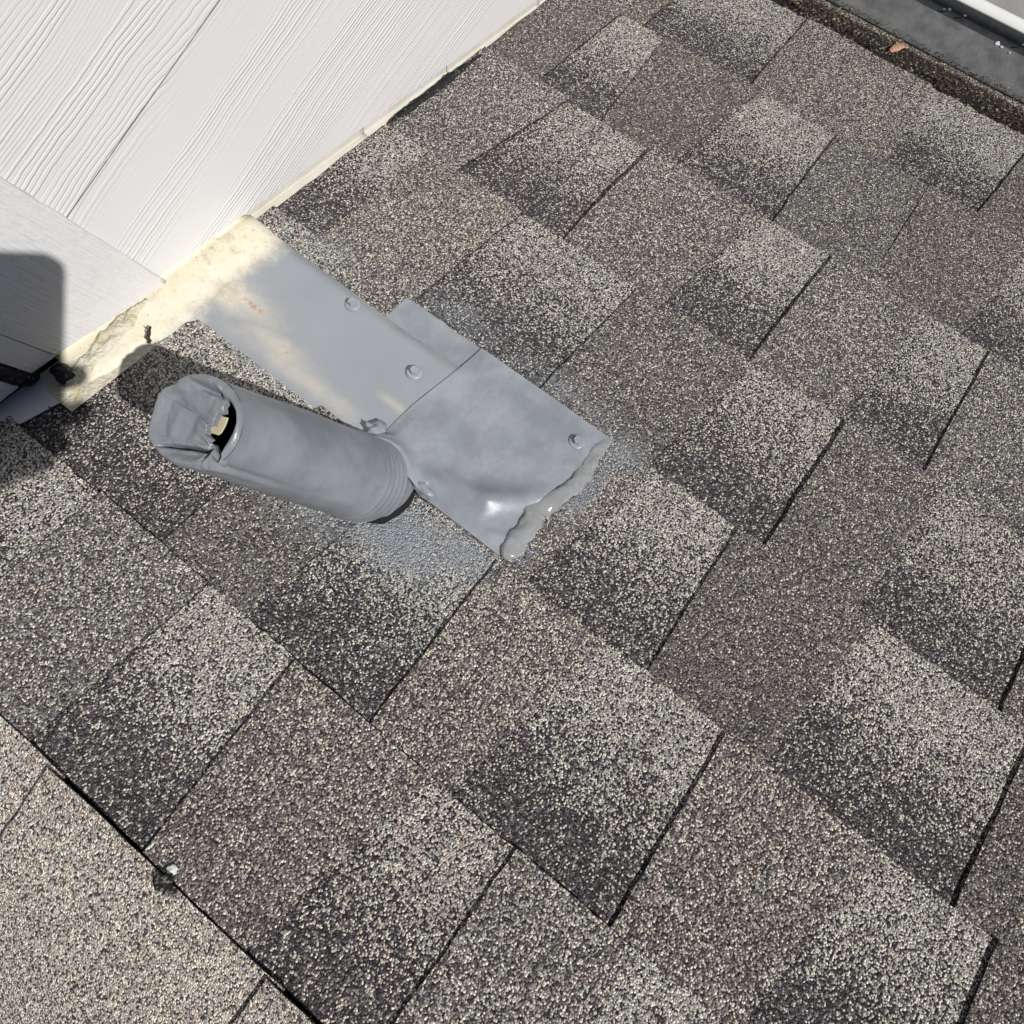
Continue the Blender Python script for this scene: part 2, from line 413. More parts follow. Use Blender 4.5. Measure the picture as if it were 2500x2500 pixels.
# ------------------------------------------------------------------ shingles
def lump_surface(u, v):            # the whole roof is a little uneven
    return .0016 * ns(u * 5.0, v * 5.0, 2.0) + .0005 * ns(u * 21, v * 21, 5.0)
def shingle(v0, v1, l0, l1, r0, r1, tooth, li, warm, tuck=.016, rag=.0009, lift=0.0):
    nu, nv = 14, 12
    sd = R() * 50
    th = .0030
    tilt = rr(-.0006, .0006)
    butt = rr(-.0012, .0012)
    def top(i, j):
        vv = v0 - tuck + j * (v1 + butt - (v0 - tuck))
        f = (vv - v0) / (v1 - v0)
        L = l0 + (l1 - l0) * max(f, 0); Q = r0 + (r1 - r0) * max(f, 0)
        u = L + (Q - L) * i
        if i < .001 or i > .999: u += rag * 1.6 * ns(vv * 260, sd, 1.0) + rag * ns(vv * 90, sd, i * 9)
        if j > .999: vv += rag * 1.6 * ns(u * 260, sd, 7.0) + rag * ns(u * 70, sd, 3)
        corner = 0.0
        h = (-.0035 if tooth else -.0059) + .0035 * f + tilt * (i - .5) + lift * (1 - i) ** 2 * sstep(-.1, .5, f) + lump_surface(u, vv) + .00035 * ns(u * 60, vv * 60, sd)
        return u, vv, h
    pts = {}
    def fn(i, j):
        u, vv, h = top(i, j); return W(u, vv, h)
    def uvf(i, j):
        u, vv, h = top(i, j); return (u, vv)
    o = sheet('shingle', nu, nv, fn, th, [M_GRAN, M_ASPH], roof, uvf, smooth=True)
    l = o.data.uv_layers.new(name='tab')
    src = o.data.uv_layers['roof']
    for k in range(len(src.data)):
        v = src.data[k].uv[1]; l.data[k].uv = (0, (v - v0) / (v1 - v0))
    o['seed'] = R() * 10; o['light0'] = li[0]; o['light1'] = li[1]; o['warm'] = warm; o['tooth'] = 1.0 if tooth else 0.0; o['gain'] = 1.0
    return o

# courses: (v0, v1, [edges]); an edge = (u at v0, u at v1, piece to its right: 'T' raised tab, 'r' recessed tab)
EDGE = .0
courses = [
 (.0003, .139, [(.0, .018, 'r'), (.119, .119, 'T'), (.218, .227, 'r'), (.321, .310, 'T'), (.406, .429, 'r'), (.498, .498, 'T'), (.587, .590, 'r'), (.70, .70, 'T'), (.80, .81, 'r'), (.93, .93, 'T')]),
 (.139, .282, [(.026, .046, 'r'), (.178, .183, 'T'), (.263, .277, 'r'), (.376, .371, 'T'), (.445, .468, 'r'), (.570, .568, 'T'), (.660, .688, 'r'), (.771, .771, 'T'), (.86, .87, 'r'), (1.0, 1.0, 'T')]),
 (.282, .420, [(.0085, .0085, 'r'), (.10, .10, 'T'), (.397, .417, 'r'), (.503, .498, 'T'), (.600, .616, 'r'), (.742, .745, 'T'), (.82, .83, 'r'), (.96, .96, 'T')]),
 (.420, .565, [(.0085, .0085, 'r'), (.062, .066, 'T'), (.169, .178, 'r'), (.305, .309, 'T'), (.413, .429, 'r'), (.522, .521, 'T'), (.603, .613, 'r'), (.722, .716, 'T'), (.80, .80, 'T'), (.89, .90, 'r'), (1.02, 1.02, 'T')]),
 (.565, .722, [(.0090, .0080, 'T'), (.097, .119, 'r'), (.224, .224, 'T'), (.334, .351, 'r'), (.426, .427, 'T'), (.513, .527, 'r'), (.595, .591, 'T'), (.70, .71, 'r'), (.82, .82, 'T')]),
 (.722, .879, [(.0080, .0075, 'T'), (.076, .078, 'r'), (.160, .138, 'T'), (.247, .260, 'r'), (.362, .354, 'T'), (.468, .461, 'T'), (.562, .578, 'r'), (.66, .66, 'T'), (.78, .79, 'r'), (.90, .90, 'T')]),
 (.879, 1.030, [(.0080, .0080, 'T'), (.105, .108, 'r'), (.246, .240, 'T'), (.410, .400, 'r'), (.515, .524, 'T'), (.63, .64, 'r'), (.74, .74, 'T'), (.85, .86, 'r'), (.97, .97, 'T')]),
 (1.030, 1.075, [(.010, .010, 'T'), (.33, .33, 'T'), (.66, .66, 'T'), (.99, .99, 'T')]),
]
random.seed(21)
for ci, (v0, v1, ed) in enumerate(courses):
    kind_next = ed[-1][2]
    u = ed[-1][0]
    while u < UMAX - .1 and ci < 7:        # carry the pattern on beyond the picture
        u += rr(.08, .14); kind_next = 'r' if kind_next == 'T' else 'T'
        ed.append((u, u + (rr(.005, .015) if kind_next == 'r' else 0), kind_next))
    for k, (a0, a1, kd) in enumerate(ed):
        b0, b1 = (ed[k + 1][0], ed[k + 1][1]) if k + 1 < len(ed) else (UMAX, UMAX)
        T_ = kd == 'T'
        if T_:
            base = random.choice((.07, .13, .20, .28, .36)) + rr(-.02, .02); li = (base - .04, base + .06)
        else:
            li = (rr(.0, .07), rr(.66, .90)); 
            if k: a0 -= .006; a1 -= .006
            b0 += .006; b1 += .006
        vb = v1
        if ci == 1 and a0 < .25: vb = .2935                 # this course laps over the flashing
        if ci == 2 and a0 > .05 and a0 < .3: li = (.34, .40)
        if ci == 7: li = (.2, .2)
        shingle(v0, vb, a0, a1, b0, b1, T_, li, rr(0, .9) if T_ else rr(0, .3), tuck=.0004 if ci == 0 else .016, lift=.0052 if (ci == 4 and k == 2) else (.0010 if T_ and R() < .25 else 0.0))

# ridge caps: flat strips lying along the ridge, paler granules
def ridge_cap(u0, u1, lift):
    sd = R() * 40
    prof = [(-.0006, -.0015), (-.012, -.0028), (-.05, -.0052), (-.10, -.011), (-.15, -.022), (-.20, -.038), (-.25, -.058)]
    nu, nv = 14, len(prof) * 3
    def top(i, j):
        x = j * (len(prof) - 1); k = min(int(x), len(prof) - 2); f = x - k
        y = prof[k][0] + (prof[k + 1][0] - prof[k][0]) * f; z = prof[k][1] + (prof[k + 1][1] - prof[k][1]) * f
        u = u0 + (u1 - u0) * i
        if i < .001: u += .0012 * ns(y * 240, sd)
        if j < .001: y += .0010 * ns(u * 200, sd, 2) + .0008 * ns(u * 50, sd, 2)
        z += lift * (1 - i) + .0008 * ns(u * 14, y * 14, sd)
        return u, y, z
    def fn(i, j):
        u, y, z = top(i, 1 - j); return Vector((u, y - .0, RIDGE_Z + z))
    def uvf(i, j):
        u, y, z = top(i, 1 - j); return (u, y)
    o = sheet('shingle', nu, nv, fn, .003, [M_GRAN, M_ASPH], roof, uvf)
    o.data.uv_layers.new(name='tab')
    o['seed'] = R() * 10; o['light0'] = .98; o['light1'] = .98; o['warm'] = .7; o['tooth'] = 0.0; o['gain'] = 1.16
    return o
cu = -.128
for k in range(11):
    ridge_cap(cu, cu + .196, .0034); cu += .1845

# ------------------------------------------------------------------ house wall
wall = empty('house_wall', (0, .5, RIDGE_Z - .3))
tag(wall, 'white painted house wall with wood grain siding rising beside the shingles', 'wall')
def slab(name, lower, top, x0, x1, mat, rag=0.0, sub=.003):
    """board in the wall plane: lower edge as (y,z) points, straight top z, from depth x0 to face x1 (relative to the ridge)"""
    cols = []
    for (ya, za), (yb, zb) in zip(lower[:-1], lower[1:]):
        m = max(1, int((yb - ya) / sub))
        for q in range(m + (1 if (yb, zb) == lower[-1] else 0)):
            f = q / m; y = ya + (yb - ya) * f; z = za + (zb - za) * f
            cols.append((y, z + rag * (ns(y * 190, z * 60, 3) * 1.2 + ns(y * 45, z * 45, 8))))
    V = []
    for y, z in cols:
        V += [Vector((x1, y, z + .0006)), Vector((x1, y, top)), Vector((x0, y, top)), Vector((x0, y, z)), Vector((x1 - .0006, y, z))]
    n = len(cols); F = []
    for k in range(n - 1):
        a, b = k * 5, (k + 1) * 5
        for q in range(5): F.append((a + q, b + q, b + (q + 1) % 5, a + (q + 1) % 5))
    F += [(0, 1, 2, 3, 4), tuple((n - 1) * 5 + q for q in (4, 3, 2, 1, 0))]
    o = mesh(name, V, F, mat, wall)
    o.location = Vector((0, 0, RIDGE_Z)) - wall.location
    return o
def zroof(y, h): return -y * math.tan(TH) + h / CT
YE = 1.02
slab('siding_board', [(.272, zroof(.272, .0068)), (YE, zroof(YE, .0068))], -.0161, -.004, .006, M_SID, .0007)
slab('siding_board', [(.272, -.0150), (YE, -.0150)], .34, -.003, .0064, M_SID, .0002)
slab('siding_board', [(.272, .3415), (YE, .3415)], .70, -.003, .0064, M_SID, .0002)
slab('open_joint', [(.272, -.0170), (YE, -.0170)], -.0145, -.0035, .0054, M_JOINT, 0.0, .05)
slab('trim_board', [(.1806, zroof(.1806, .009)), (.2705, zroof(.2705, .0015))], .70, -.010, .0105, M_TRIM, .0006)
slab('trim_board', [(.1605, zroof(.1605, .008)), (.1797, zroof(.1797, .008))], .70, -.010, .0098, M_TRIM, .0008)
slab('open_joint', [(.1795, zroof(.1795, .009)), (.1810, zroof(.1810, .009))], .69, -.009, .0088, M_JOINT, 0.0, .05)
slab('trim_board', [(-.25, -.13), (-.02, .006), (.005, -.004), (.146, zroof(.146, .002))], .70, -.010, .0075, M_TRIM, .0010)
slab('sheathing', [(-.25, -.60), (YE, -.60)], .69, -.030, -.0115, M_WOOD, 0.0, .1)
# caulk bead between trim and siding
Vp, Fp = tube([Vector((.0085 + .0006 * ns(k * .9, 1), .2713 + .0005 * ns(k * .7, 5), -.118 + k * .008)) for k in range(60)],
              [.0021 + .0006 * ns(k * .6, 9) for k in range(60)], 8)
o = mesh('caulk_bead', Vp, Fp, M_TRIM, wall, True); o.location = Vector((0, 0, RIDGE_Z)) - wall.location
# black tar in the open joint of the trim
def tar_joint():
    path, rad = [], []
    for k in range(70):
        z = -.098 + k * .006
        path.append(Vector((.003 + .003 * ns(k * .31, 4), .1533 + .0022 * ns(k * .45, 2), RIDGE_Z + z)))
        rad.append(.0068 + .0026 * ns(k * .8, 6) + .0012 * ns(k * 2.3, 1))
    V, F = tube(path, rad, 12)
    V = [v + Vector((0, .0012 * ns(v.y * 500, v.z * 500), .0012 * ns(v.y * 500, v.z * 500, 9))) for v in V]
    return mesh('tar_seam', V, F, M_TAR, None, True)
tag(tar_joint(), 'black tar filling the upright joint at the left of the white trim', 'tar')
tag(lump('tar_shade_blob', (.020, .187, .002), .0085, M_TAR, .45, 3, .16, None, 1.2, .8), 'black tar blob doubling the finger shadow at the foot of the white trim beside the shingles', 'tar')  # lump painted black to deepen the finger's shadow here

# ------------------------------------------------------------------ step flashing along the wall
def hC(u, v): return -.0035 + .0035 * (v - .282) / .138 + lump_surface(u, v)
def bend_sheet(name, u1, v0, v1, h0, mat, leg, wav=.0006, ucurve=None, hfn=None):
    """L shaped flashing: leg up the wall and a sheet on the roof"""
    nu, nv = 40, 20
    def fn(i, j):
        v = v0 + (v1 - v0) * j
        s_ = i * (leg + u1)
        if s_ < leg: u = .0005 + .0005 * ns(v * 40, s_ * 40); h = h0 + (leg - s_)
        else:
            u = s_ - leg; h = (hfn(u, v) if hfn else h0) + wav * (ns(u * 30, v * 30, 4) + .5 * ns(u * 90, v * 90, 1)) * min(1, u / .02)
            v += (.0022 * ns(u * 14, j * 3, 8) + .0006 * ns(u * 120, j, 2)) * (1 if j > .5 else 0) * min(1, u / .02)
            if ucurve: v += ucurve(u) * sstep(.5, 1, j); 
        r_ = .004
        if s_ >= leg and u < r_: h += (r_ - u) ** 2 / (2 * r_) * 1.2
        return W(max(u, .0005), v, h)
    def uvf(i, j):
        s_ = i * (leg + u1); return (max(s_ - leg, 0.0), v0 + (v1 - v0) * j)
    o = sheet(name, nu, nv, fn, 0.0, [mat], None, uvf)
    md = o.modifiers.new('gauge', 'SOLIDIFY'); md.thickness = .0006; md.offset = -1
    return o
# the long painted piece running from the wall to the boot
f1 = bend_sheet('step_flashing', .252, .193, .391, .0, M_FLASH, .022, .0005, lambda u: .004 * sstep(.09, 0, u),
                lambda u, v: (hC(u, v) + .0024) if v > .286 else -.0010 - .008 * sstep(.002, .008, u - (.026 + (v - .139) / .143 * .02)))
tag(f1, 'cream and grey painted metal flashing strip running from the wall to the boot', 'flashing')
steps = [(.43, .52, 'lowest'), (.56, .66, ''), (.70, .80, ''), (.84, .93, ''), (.96, 1.06, '')]
names = ['cream flashing strip at the wall just past the wide yellow flashing', 'thin cream flashing strip along the wall beside the black tar line',
         'thin white flashing strip at the foot of the siding near the top edge', 'thin flashing strip at the wall two courses above the gutter', 'thin flashing strip at the wall end next to the gutter']
vv = .385
for k, nm in enumerate(names):
    s_ = bend_sheet('step_flashing', .05, vv, vv + .160, -.006, M_STEP, .034, .0002, None, lambda u, v, k=k: -.006 - .0011 * (k % 2) - .004 * sstep(.003, .012, u))
    for q in s_.data.vertices: q.co.x -= .0012 * (k % 2)
    tag(s_, nm, 'flashing', 'step flashing along the wall'); vv += .142
def low_flash():
    def fn(i, j):
        v = .112 + .082 * j; um = .019 if v < .139 else .0285 + (v - .139) * .2
        u = .004 + (um - .004) * i
        return W(u, v, -.0032 - .0005 * i + .0003 * ns(u * 60, v * 60))
    return sheet('step_flashing', 8, 30, fn, .0007, [M_TRIM], None, lambda i, j: (i, j))
tag(low_flash(), 'white painted flashing in the phone shadow between the wall foot and the shingles', 'flashing')
# patch plate under the boot
def patch():
    def fn(i, j):
        u = .1655 + i * .12; v = .365 + j * .0525
        return W(u, v + .0007 * ns(u * 80, j) + .0016 * ns(u * 18, 3) * j, hC(u, v) + .0014 + .0003 * ns(u * 40, v * 40, 6) + .0012 * math.exp(-(((u - .179) / .004) ** 2 + ((v - .412) / .004) ** 2)))
    return sheet('flashing_patch', 40, 24, fn, .0006, [M_BOOT], None, lambda i, j: (.1655 + i * .12, .365 + j * .0525))
tag(patch(), 'small grey metal patch showing between the long flashing and the boot plate', 'flashing')

# black tar line along the shingle edge at the wall, foam at the foot of the trim
def bead(name, pts, mat, r, sq=.5, seed=0, amp=.5, h=.001, seg=10, step=.003, freq=1.0):
    P, rad = [], []
    for a, b in zip(pts[:-1], pts[1:]):
        L = math.hypot(b[0] - a[0], b[1] - a[1]); m = max(2, int(L / step))
        for q in range(m):
            f = q / m; u = a[0] + (b[0] - a[0]) * f; v = a[1] + (b[1] - a[1]) * f
            P.append((u, v)); rad.append(a[2] + (b[2] - a[2]) * f)
    P.append(pts[-1][:2]); rad.append(pts[-1][2])
    V, F = [], []; n = len(P)
    for k in range(n):
        a, b = P[max(k - 1, 0)], P[min(k + 1, n - 1)]
        du, dv = b[0] - a[0], b[1] - a[1]; L = math.hypot(du, dv) or 1; du /= L; dv /= L
        env = math.sqrt(max(.02, 1 - (2 * k / (n - 1) - 1) ** 8))
        for s_ in range(seg):
            t_ = 2 * math.pi * s_ / seg
            k_ = (1 + amp * ns(k * .35 * freq, math.cos(t_) * .9 + seed, math.sin(t_) * .9) * 1.6 + amp * .5 * ns(k * 1.1 * freq, math.cos(t_) * 2 + seed, 3)) * env
            x = math.cos(t_) * rad[k] * r * k_; y = math.sin(t_) * rad[k] * r * sq * k_
            V.append(W(P[k][0] - dv * x, P[k][1] + du * x, h + y))
    for k in range(n - 1):
        for s_ in range(seg):
            F.append((k * seg + s_, k * seg + (s_ + 1) % seg, (k + 1) * seg + (s_ + 1) % seg, (k + 1) * seg + s_))
    F.append(tuple(range(seg))[::-1]); F.append(tuple((n - 1) * seg + s_ for s_ in range(seg)))
    return mesh(name, V, F, mat, None, True)
tag(bead('tar_line', [(.0120, .570, .7), (.0125, .60, 1.1), (.0120, .66, 1.2), (.0115, .72, .6)], M_TAR, .0038, .45, 2, .4, -.001), 'thin black tar line on the shingle edge along the white siding', 'tar')
def foam():
    mid = [(.172, .034), (.19, .028), (.21, .022), (.235, .016), (.262, .012), (.28, .010)]
    def fn(i, j):
        v = .170 + .108 * j; u = .004 + .044 * i
        c = poly_y(mid, min(max(v, .1721), .2799))
        wd = .0105 * (1 + .5 * ns(v * 55, 3)) * sstep(.176, .192, v) * sstep(.280, .25, v)
        m = sstep(1.15, .35, abs(u - c) / max(wd, 1e-4))
        h = -.0034 + m * (.0042 + .0022 * ns(u * 150, v * 150, 2) + .0018 * abs(ns(u * 330, v * 330, 6)))
        return W(u, v, h)
    return sheet('foam_bead', 60, 130, fn, 0.0, [M_FOAM], None, lambda i, j: (i, j))
def poly_y(pts, x):
    for a, b in zip(pts[:-1], pts[1:]):
        if a[0] <= x <= b[0]: return a[1] + (b[1] - a[1]) * (x - a[0]) / (b[0] - a[0])
    return None
tag(foam(), 'crumbly yellowed foam bead at the foot of the white trim', 'foam')

# ------------------------------------------------------------------ pipe boot
PB = W(.2586, .2694, 0)
AX = Vector((-0.17282096, -0.05947287, 0.98315609)); E1 = Vector((0.9365364, 0.29918456, 0.18272428)); E2 = Vector((-0.30501226, 0.95234005, 0.00399315))
PL = .17724
boot = empty('pipe_boot', PB)
tag(boot, 'grey painted lead pipe boot with its crumpled top folded over a torn opening', 'pipe boot')
TOP = PB + AX * PL
RIMC = (-3.5, .2)                                  # rim is pressed to an oval
def rim_r(t_):                                     # outline of the pressed rim in mm
    a, b = 29.8, 25.4
    r = a * b / math.sqrt((b * math.cos(t_)) ** 2 + (a * math.sin(t_)) ** 2)
    r += 1.8 * math.exp(-((t_ - 2.85) / .16) ** 2) - 1.6 * math.exp(-((t_ - 2.50) / .13) ** 2)
    r += 1.2 * math.exp(-((t_ - 3.75) / .3) ** 2) - 1.4 * math.exp(-((t_ - 5.55) / .08) ** 2) + .8 * math.exp(-((t_ - 5.40) / .07) ** 2)
    return r
NT_ = 192
def sleeve():
    V, F = [], []
    levels = []
    zs = [-.020, -.006] + [k * .0009 for k in range(0, 42)] + [.040 + k * .0028 for k in range(48)]
    zs = [z for z in zs if z <= PL - .0045]
    for z in zs:
        ring = []
        for k in range(NT_):
            t_ = 2 * math.pi * k / NT_
            f = sstep(.09, PL - .004, z)
            base = 31.6 - 3.6 * sstep(.0, .14, z)
            rings = (.85 * (.5 - .5 * math.cos(2 * math.pi * (z / .0062))) if 0 < z < .031 else 0.0)
            r = (base + rings) * (1 - f) + rim_r(t_) * f
            cx, cy = RIMC[0] * f, RIMC[1] * f
            # dent lines and pinch below the rim
            r -= 1.9 * math.exp(-((t_ - 5.52) / .10) ** 2) * sstep(PL - .022, PL - .002, z)
            r += .9 * math.exp(-((t_ - 5.30) / .14) ** 2) * sstep(PL - .022, PL - .004, z)
            r += (.75 * ns(math.cos(t_) * 1.4, math.sin(t_) * 1.4, z * 22) + .22 * ns(math.cos(t_) * 4, math.sin(t_) * 4, z * 70)) * sstep(.03, .06, z)
            r -= .3 * math.exp(-(((t_ - 5.75 + (z - .075) * 9) / .10) ** 2)) * sstep(.045, .06, z) * sstep(.115, .09, z)
            ring.append(PB + AX * z + E1 * ((cx + r * math.cos(t_)) * .001) + E2 * ((cy + r * math.sin(t_)) * .001))
        V += ring; levels.append(1)
    n = len(levels)
    for j in range(n - 1):
        for k in range(NT_):
            F.append((j * NT_ + k, j * NT_ + (k + 1) % NT_, (j + 1) * NT_ + (k + 1) % NT_, (j + 1) * NT_ + k))
    o = mesh('sleeve', [v - PB for v in V], F, M_LEAD, boot, True)
    return o, zs[-1]
slv, ZTOP = sleeve()

HOLE = [(8.5, 17.0), (15.0, 15.2), (20.2, 11.2), (22.6, 6.0), (22.6, 1.1), (21.6, -3.3), (20.6, -7.0), (20.4, -11.0), (21.6, -18.4), (19.4, -15.6), (17.2, -11.8), (13.4, -9.4), (10.0, -7.6), (9.8, -5.8), (5.4, -4.4), (4.8, -1.2),
        (5.6, 2.4), (6.8, 7.4), (10.2, 9.0), (10.0, 11.0), (8.2, 12.0), (9.4, 14.2)]
def hole_pt(t_):                                   # boundary of the tear, by angle about its middle
    cx, cy = 15.2, 1.0
    dx, dy = math.cos(t_), math.sin(t_); best = None
    for a, b in zip(HOLE, HOLE[1:] + HOLE[:1]):
        ax_, ay_ = a[0] - cx, a[1] - cy; ex, ey = b[0] - a[0], b[1] - a[1]
        den = dx * ey - dy * ex
        if abs(den) < 1e-9: continue
        s_ = (ax_ * ey - ay_ * ex) / den; q = (ax_ * dy - ay_ * dx) / den
        if s_ > 0 and -1e-6 <= q <= 1 + 1e-6 and (best is None or s_ > best): best = s_
    s_ = best if best is not None else 5.0
    return cx + dx * s_, cy + dy * s_
def poly_y(pts, x):
    for a, b in zip(pts[:-1], pts[1:]):
        if a[0] <= x <= b[0]: return a[1] + (b[1] - a[1]) * (x - a[0]) / (b[0] - a[0])
    return None
CREASE = [(-33, 8.7), (-19.4, 6.6), (-9.0, 4.6), (-.4, 2.6), (4.7, 1.0), (10.9, -1.6)]
SLIT = [(-22, -19.2), (-10.4, -16.1), (-.3, -14.2), (7.5, -13.3), (14.9, -12.0), (21.5, -11.4)]
GROOVE = [(-20, 20.8), (-10, 18.8), (-1.2, 17.6), (6.9, 17.5), (12.5, 17.5)]
def cap_h(x, y, s_, width):
    """height of the folded lead in mm; s_ = 0 at the rim, 1 at the tear"""
    d = s_ * width
    h = 4.2 * (1 - (1 - min(d / 3.6, 1)) ** 2) ** .5              # rolled rim
    h -= 4.6 * sstep(3.0, 11.0, d)                                # sinks into the mouth
    yc = poly_y(CREASE, x)
    if yc is not None: h += 1.9 * sstep(.35, -.35, y - yc) * sstep(-33, -27, x) - .9 * math.exp(-((y - yc + 2.2) / 2.6) ** 2) * 0
    if yc is not None and y > yc: h -= 1.0 * math.exp(-((y - yc) / 1.6))
    ys = poly_y(SLIT, x)
    if ys is not None:
        e = sstep(-22, -16, x)
        h += -6.5 * math.exp(-((y - ys) / .85) ** 2) * e + 1.3 * sstep(0, 3, y - ys) * math.exp(-max(y - ys, 0) / 5) * e
    yg = poly_y(GROOVE, x)
    if yg is not None: h -= 2.4 * math.exp(-((y - yg) / 1.5) ** 2) * sstep(-20, -10, x)
    # soft pleats running to the tear
    if x < 16 and yc is not None and y < yc:
        h += 1.1 * math.sin((y + .28 * x) * 1.15 + .6) * sstep(-4, 9, x) * sstep(-15, -9, y)
        h += 1.4 * math.exp(-(((x + 15) / 4.2) ** 2 + ((y + 5) / 9) ** 2)) - 1.6 * math.exp(-(((x + 5) / 3.2) ** 2 + ((y + 4) / 8) ** 2))
    h += .55 * ns(x * .13, y * .13, 4) + .28 * ns(x * .42, y * .42, 1) + .5 * abs(ns(x * .11 + 3, y * .24, 7))
    return h
def folded_top():
    V, F = [], []
    NS = 46
    for j in range(NS + 1):
        q = j / NS; s_ = q ** 1.25
        for k in range(NT_):
            t_ = 2 * math.pi * k / NT_
            r = rim_r(t_) - 1.9 * math.exp(-((t_ - 5.52) / .10) ** 2) + .9 * math.exp(-((t_ - 5.30) / .14) ** 2)
            ox, oy = RIMC[0] + r * math.cos(t_), RIMC[1] + r * math.sin(t_)
            ix, iy = hole_pt(math.atan2(oy - 1.0, ox - 15.2))
            wd = math.hypot(ox - ix, oy - iy)
            x, y = ox + (ix - ox) * s_, oy + (iy - oy) * s_
            wdm = max(wd, 4.5)
            h = cap_h(x, y, s_, wdm)
            if wd < 9: h = 2.6 * math.sin(min(1, s_ * 1.0) * math.pi * .85) * min(1, wd / 4 + .3)
            V.append(PB + AX * (ZTOP + h * .001) + E1 * (x * .001) + E2 * (y * .001))
    for j in range(NS):
        for k in range(NT_):
            F.append((j * NT_ + k, j * NT_ + (k + 1) % NT_, (j + 1) * NT_ + (k + 1) % NT_, (j + 1) * NT_ + k))
    # torn edge turning down a little
    last = NS * NT_
    for dz in (.0012, .0040):
        o_ = len(V)
        for k in range(NT_):
            p = V[NS * NT_ + k]; V.append(p - AX * dz - (p - (TOP + E1 * .0152)).normalized() * -.0003)
        for k in range(NT_): F.append((last + k, last + (k + 1) % NT_, o_ + (k + 1) % NT_, o_ + k))
        last = o_
    return mesh('folded_top', [v - PB for v in V], F, M_LEAD, boot, True)
folded_top()
def bore():
    V, F = [], []; n = 40
    zs = [PL - .010, PL - .05, PL - .11, PL - .16]
    for z in zs:
        for k in range(n):
            t_ = 2 * math.pi * k / n
            V.append(AX * z + E1 * (.0215 * math.cos(t_) - .0015) + E2 * (.0205 * math.sin(t_)))
    for j in range(len(zs) - 1):
        for k in range(n): F.append((j * n + k, (j + 1) * n + k, (j + 1) * n + (k + 1) % n, j * n + (k + 1) % n))
    F.append(tuple((len(zs) - 1) * n + k for k in range(n)))
    return mesh('pipe_bore', V, F, M_SHADE, boot, True)
bore()
def shard():                                       # broken plastic rim seen under the lead
    poly = [(-6, -3.4), (-6, 7.6), (6.2, 7.2), (8.0, 7.4), (7.9, 4.5), (7.2, 1.4), (6.2, -1.4), (4.6, -3.0)]
    V = [PB + AX * (ZTOP - .0072 + .00010 * y) + E1 * (x * .001) + E2 * (y * .001) - PB for k, (x, y) in enumerate(poly)]
    V += [v - AX * .0012 for v in V]; n = len(poly)
    F = [tuple(range(n))[::-1], tuple(range(n, 2 * n))] + [(k, (k + 1) % n, n + (k + 1) % n, n + k) for k in range(n)]
    return mesh('plastic_rim', V, F, M_PVC, boot)
shard()
# base plate of the boot, dented and rising to the sleeve
def plate():
    u0, u1, v0, v1 = .2385, .3765, .2845, .4175
    def fn(i, j):
        v = v0 + (v1 - v0) * j
        ul = .2385 + .0085 * sstep(.3, 1.0, j)
        u = ul + (u1 - ul) * i
        v += .0045 * (1 - i) * (1 - j) * 0
        r = math.hypot(u - .2586, v - .2694)
        h = hC(u, v) + .0042 + .0012 * ns(u * 26, v * 26, 3) + .0005 * ns(u * 70, v * 70, 8)
        h += .016 * math.exp(-max(r - .0300, 0) / .0085)
        # folds and dents pressed into the soft metal
        def ridge(ua, va, ub, vb, wd, a):
            du, dv = ub - ua, vb - va; L2 = du * du + dv * dv
            t_ = max(0, min(1, ((u - ua) * du + (v - va) * dv) / L2)); d = math.hypot(u - ua - du * t_, v - va - dv * t_)
            return a * math.exp(-(d / wd) ** 2)
        h += ridge(.298, .297, .335, .311, .010, .0042) + ridge(.335, .311, .366, .340, .009, .0040)
        h -= ridge(.296, .322, .338, .335, .010, .0026)
        h += ridge(.262, .325, .285, .385, .014, .0018) + ridge(.355, .292, .370, .300, .005, .0022)
        for (a, b, q, k) in ((.2555, .4085, .0035, .0013), (.286, .409, .004, .0012), (.30, .36, .012, .0016), (.335, .375, .014, -.0012), (.262, .39, .01, -.0012)):
            h += k * math.exp(-(((u - a) / q) ** 2 + ((v - b) / q) ** 2))
        edge = min(i * (u1 - ul), (1 - i) * (u1 - ul), (1 - j) * (v1 - v0), (j) * (v1 - v0) if u > .295 else 1)
        b_ = hC(u, v) + .0036; h = b_ + (h - b_) * sstep(0, .012, edge) if r > .04 else h
        if j < .001: v += .0008 * ns(u * 60, 3)
        if i > .999: u += .0006 * ns(v * 70, 4)
        return W(u, v + .0006 * ns(u * 40, 1) * (j > .99), h)
    o = sheet('base_plate', 90, 90, fn, .0009, [M_BOOT], boot, lambda i, j: (u0 + (u1 - u0) * i, v0 + (v1 - v0) * j), origin=None)
    for v in o.data.vertices: v.co = v.co - PB
    return o
plate()
# black ring standing in for the shaded gap round the foot of the sleeve
def collar():
    V, F = [], []; n = 64
    for k in range(n):
        t_ = 2 * math.pi * k / n
        r1 = .0318 + .0022 * ns(math.cos(t_) * 3, math.sin(t_) * 3, 2) + .0012 * max(0, math.cos(t_ + .75))
        for r, h in ((.020, .003), (r1 - .001, .0028), (r1, -.002)):
            V.append(W(.2606 + r * math.cos(t_), .2700 + r * math.sin(t_), h + .0006 * ns(t_ * 9, r * 200)) - PB)
    for k in range(n):
        a, b = k * 3, ((k + 1) % n) * 3
        for q in (0, 1): F.append((a + q, a + q + 1, b + q + 1, b + q))
    return mesh('gap_shade_ring', V, F, M_SHADE, boot, True)
collar()
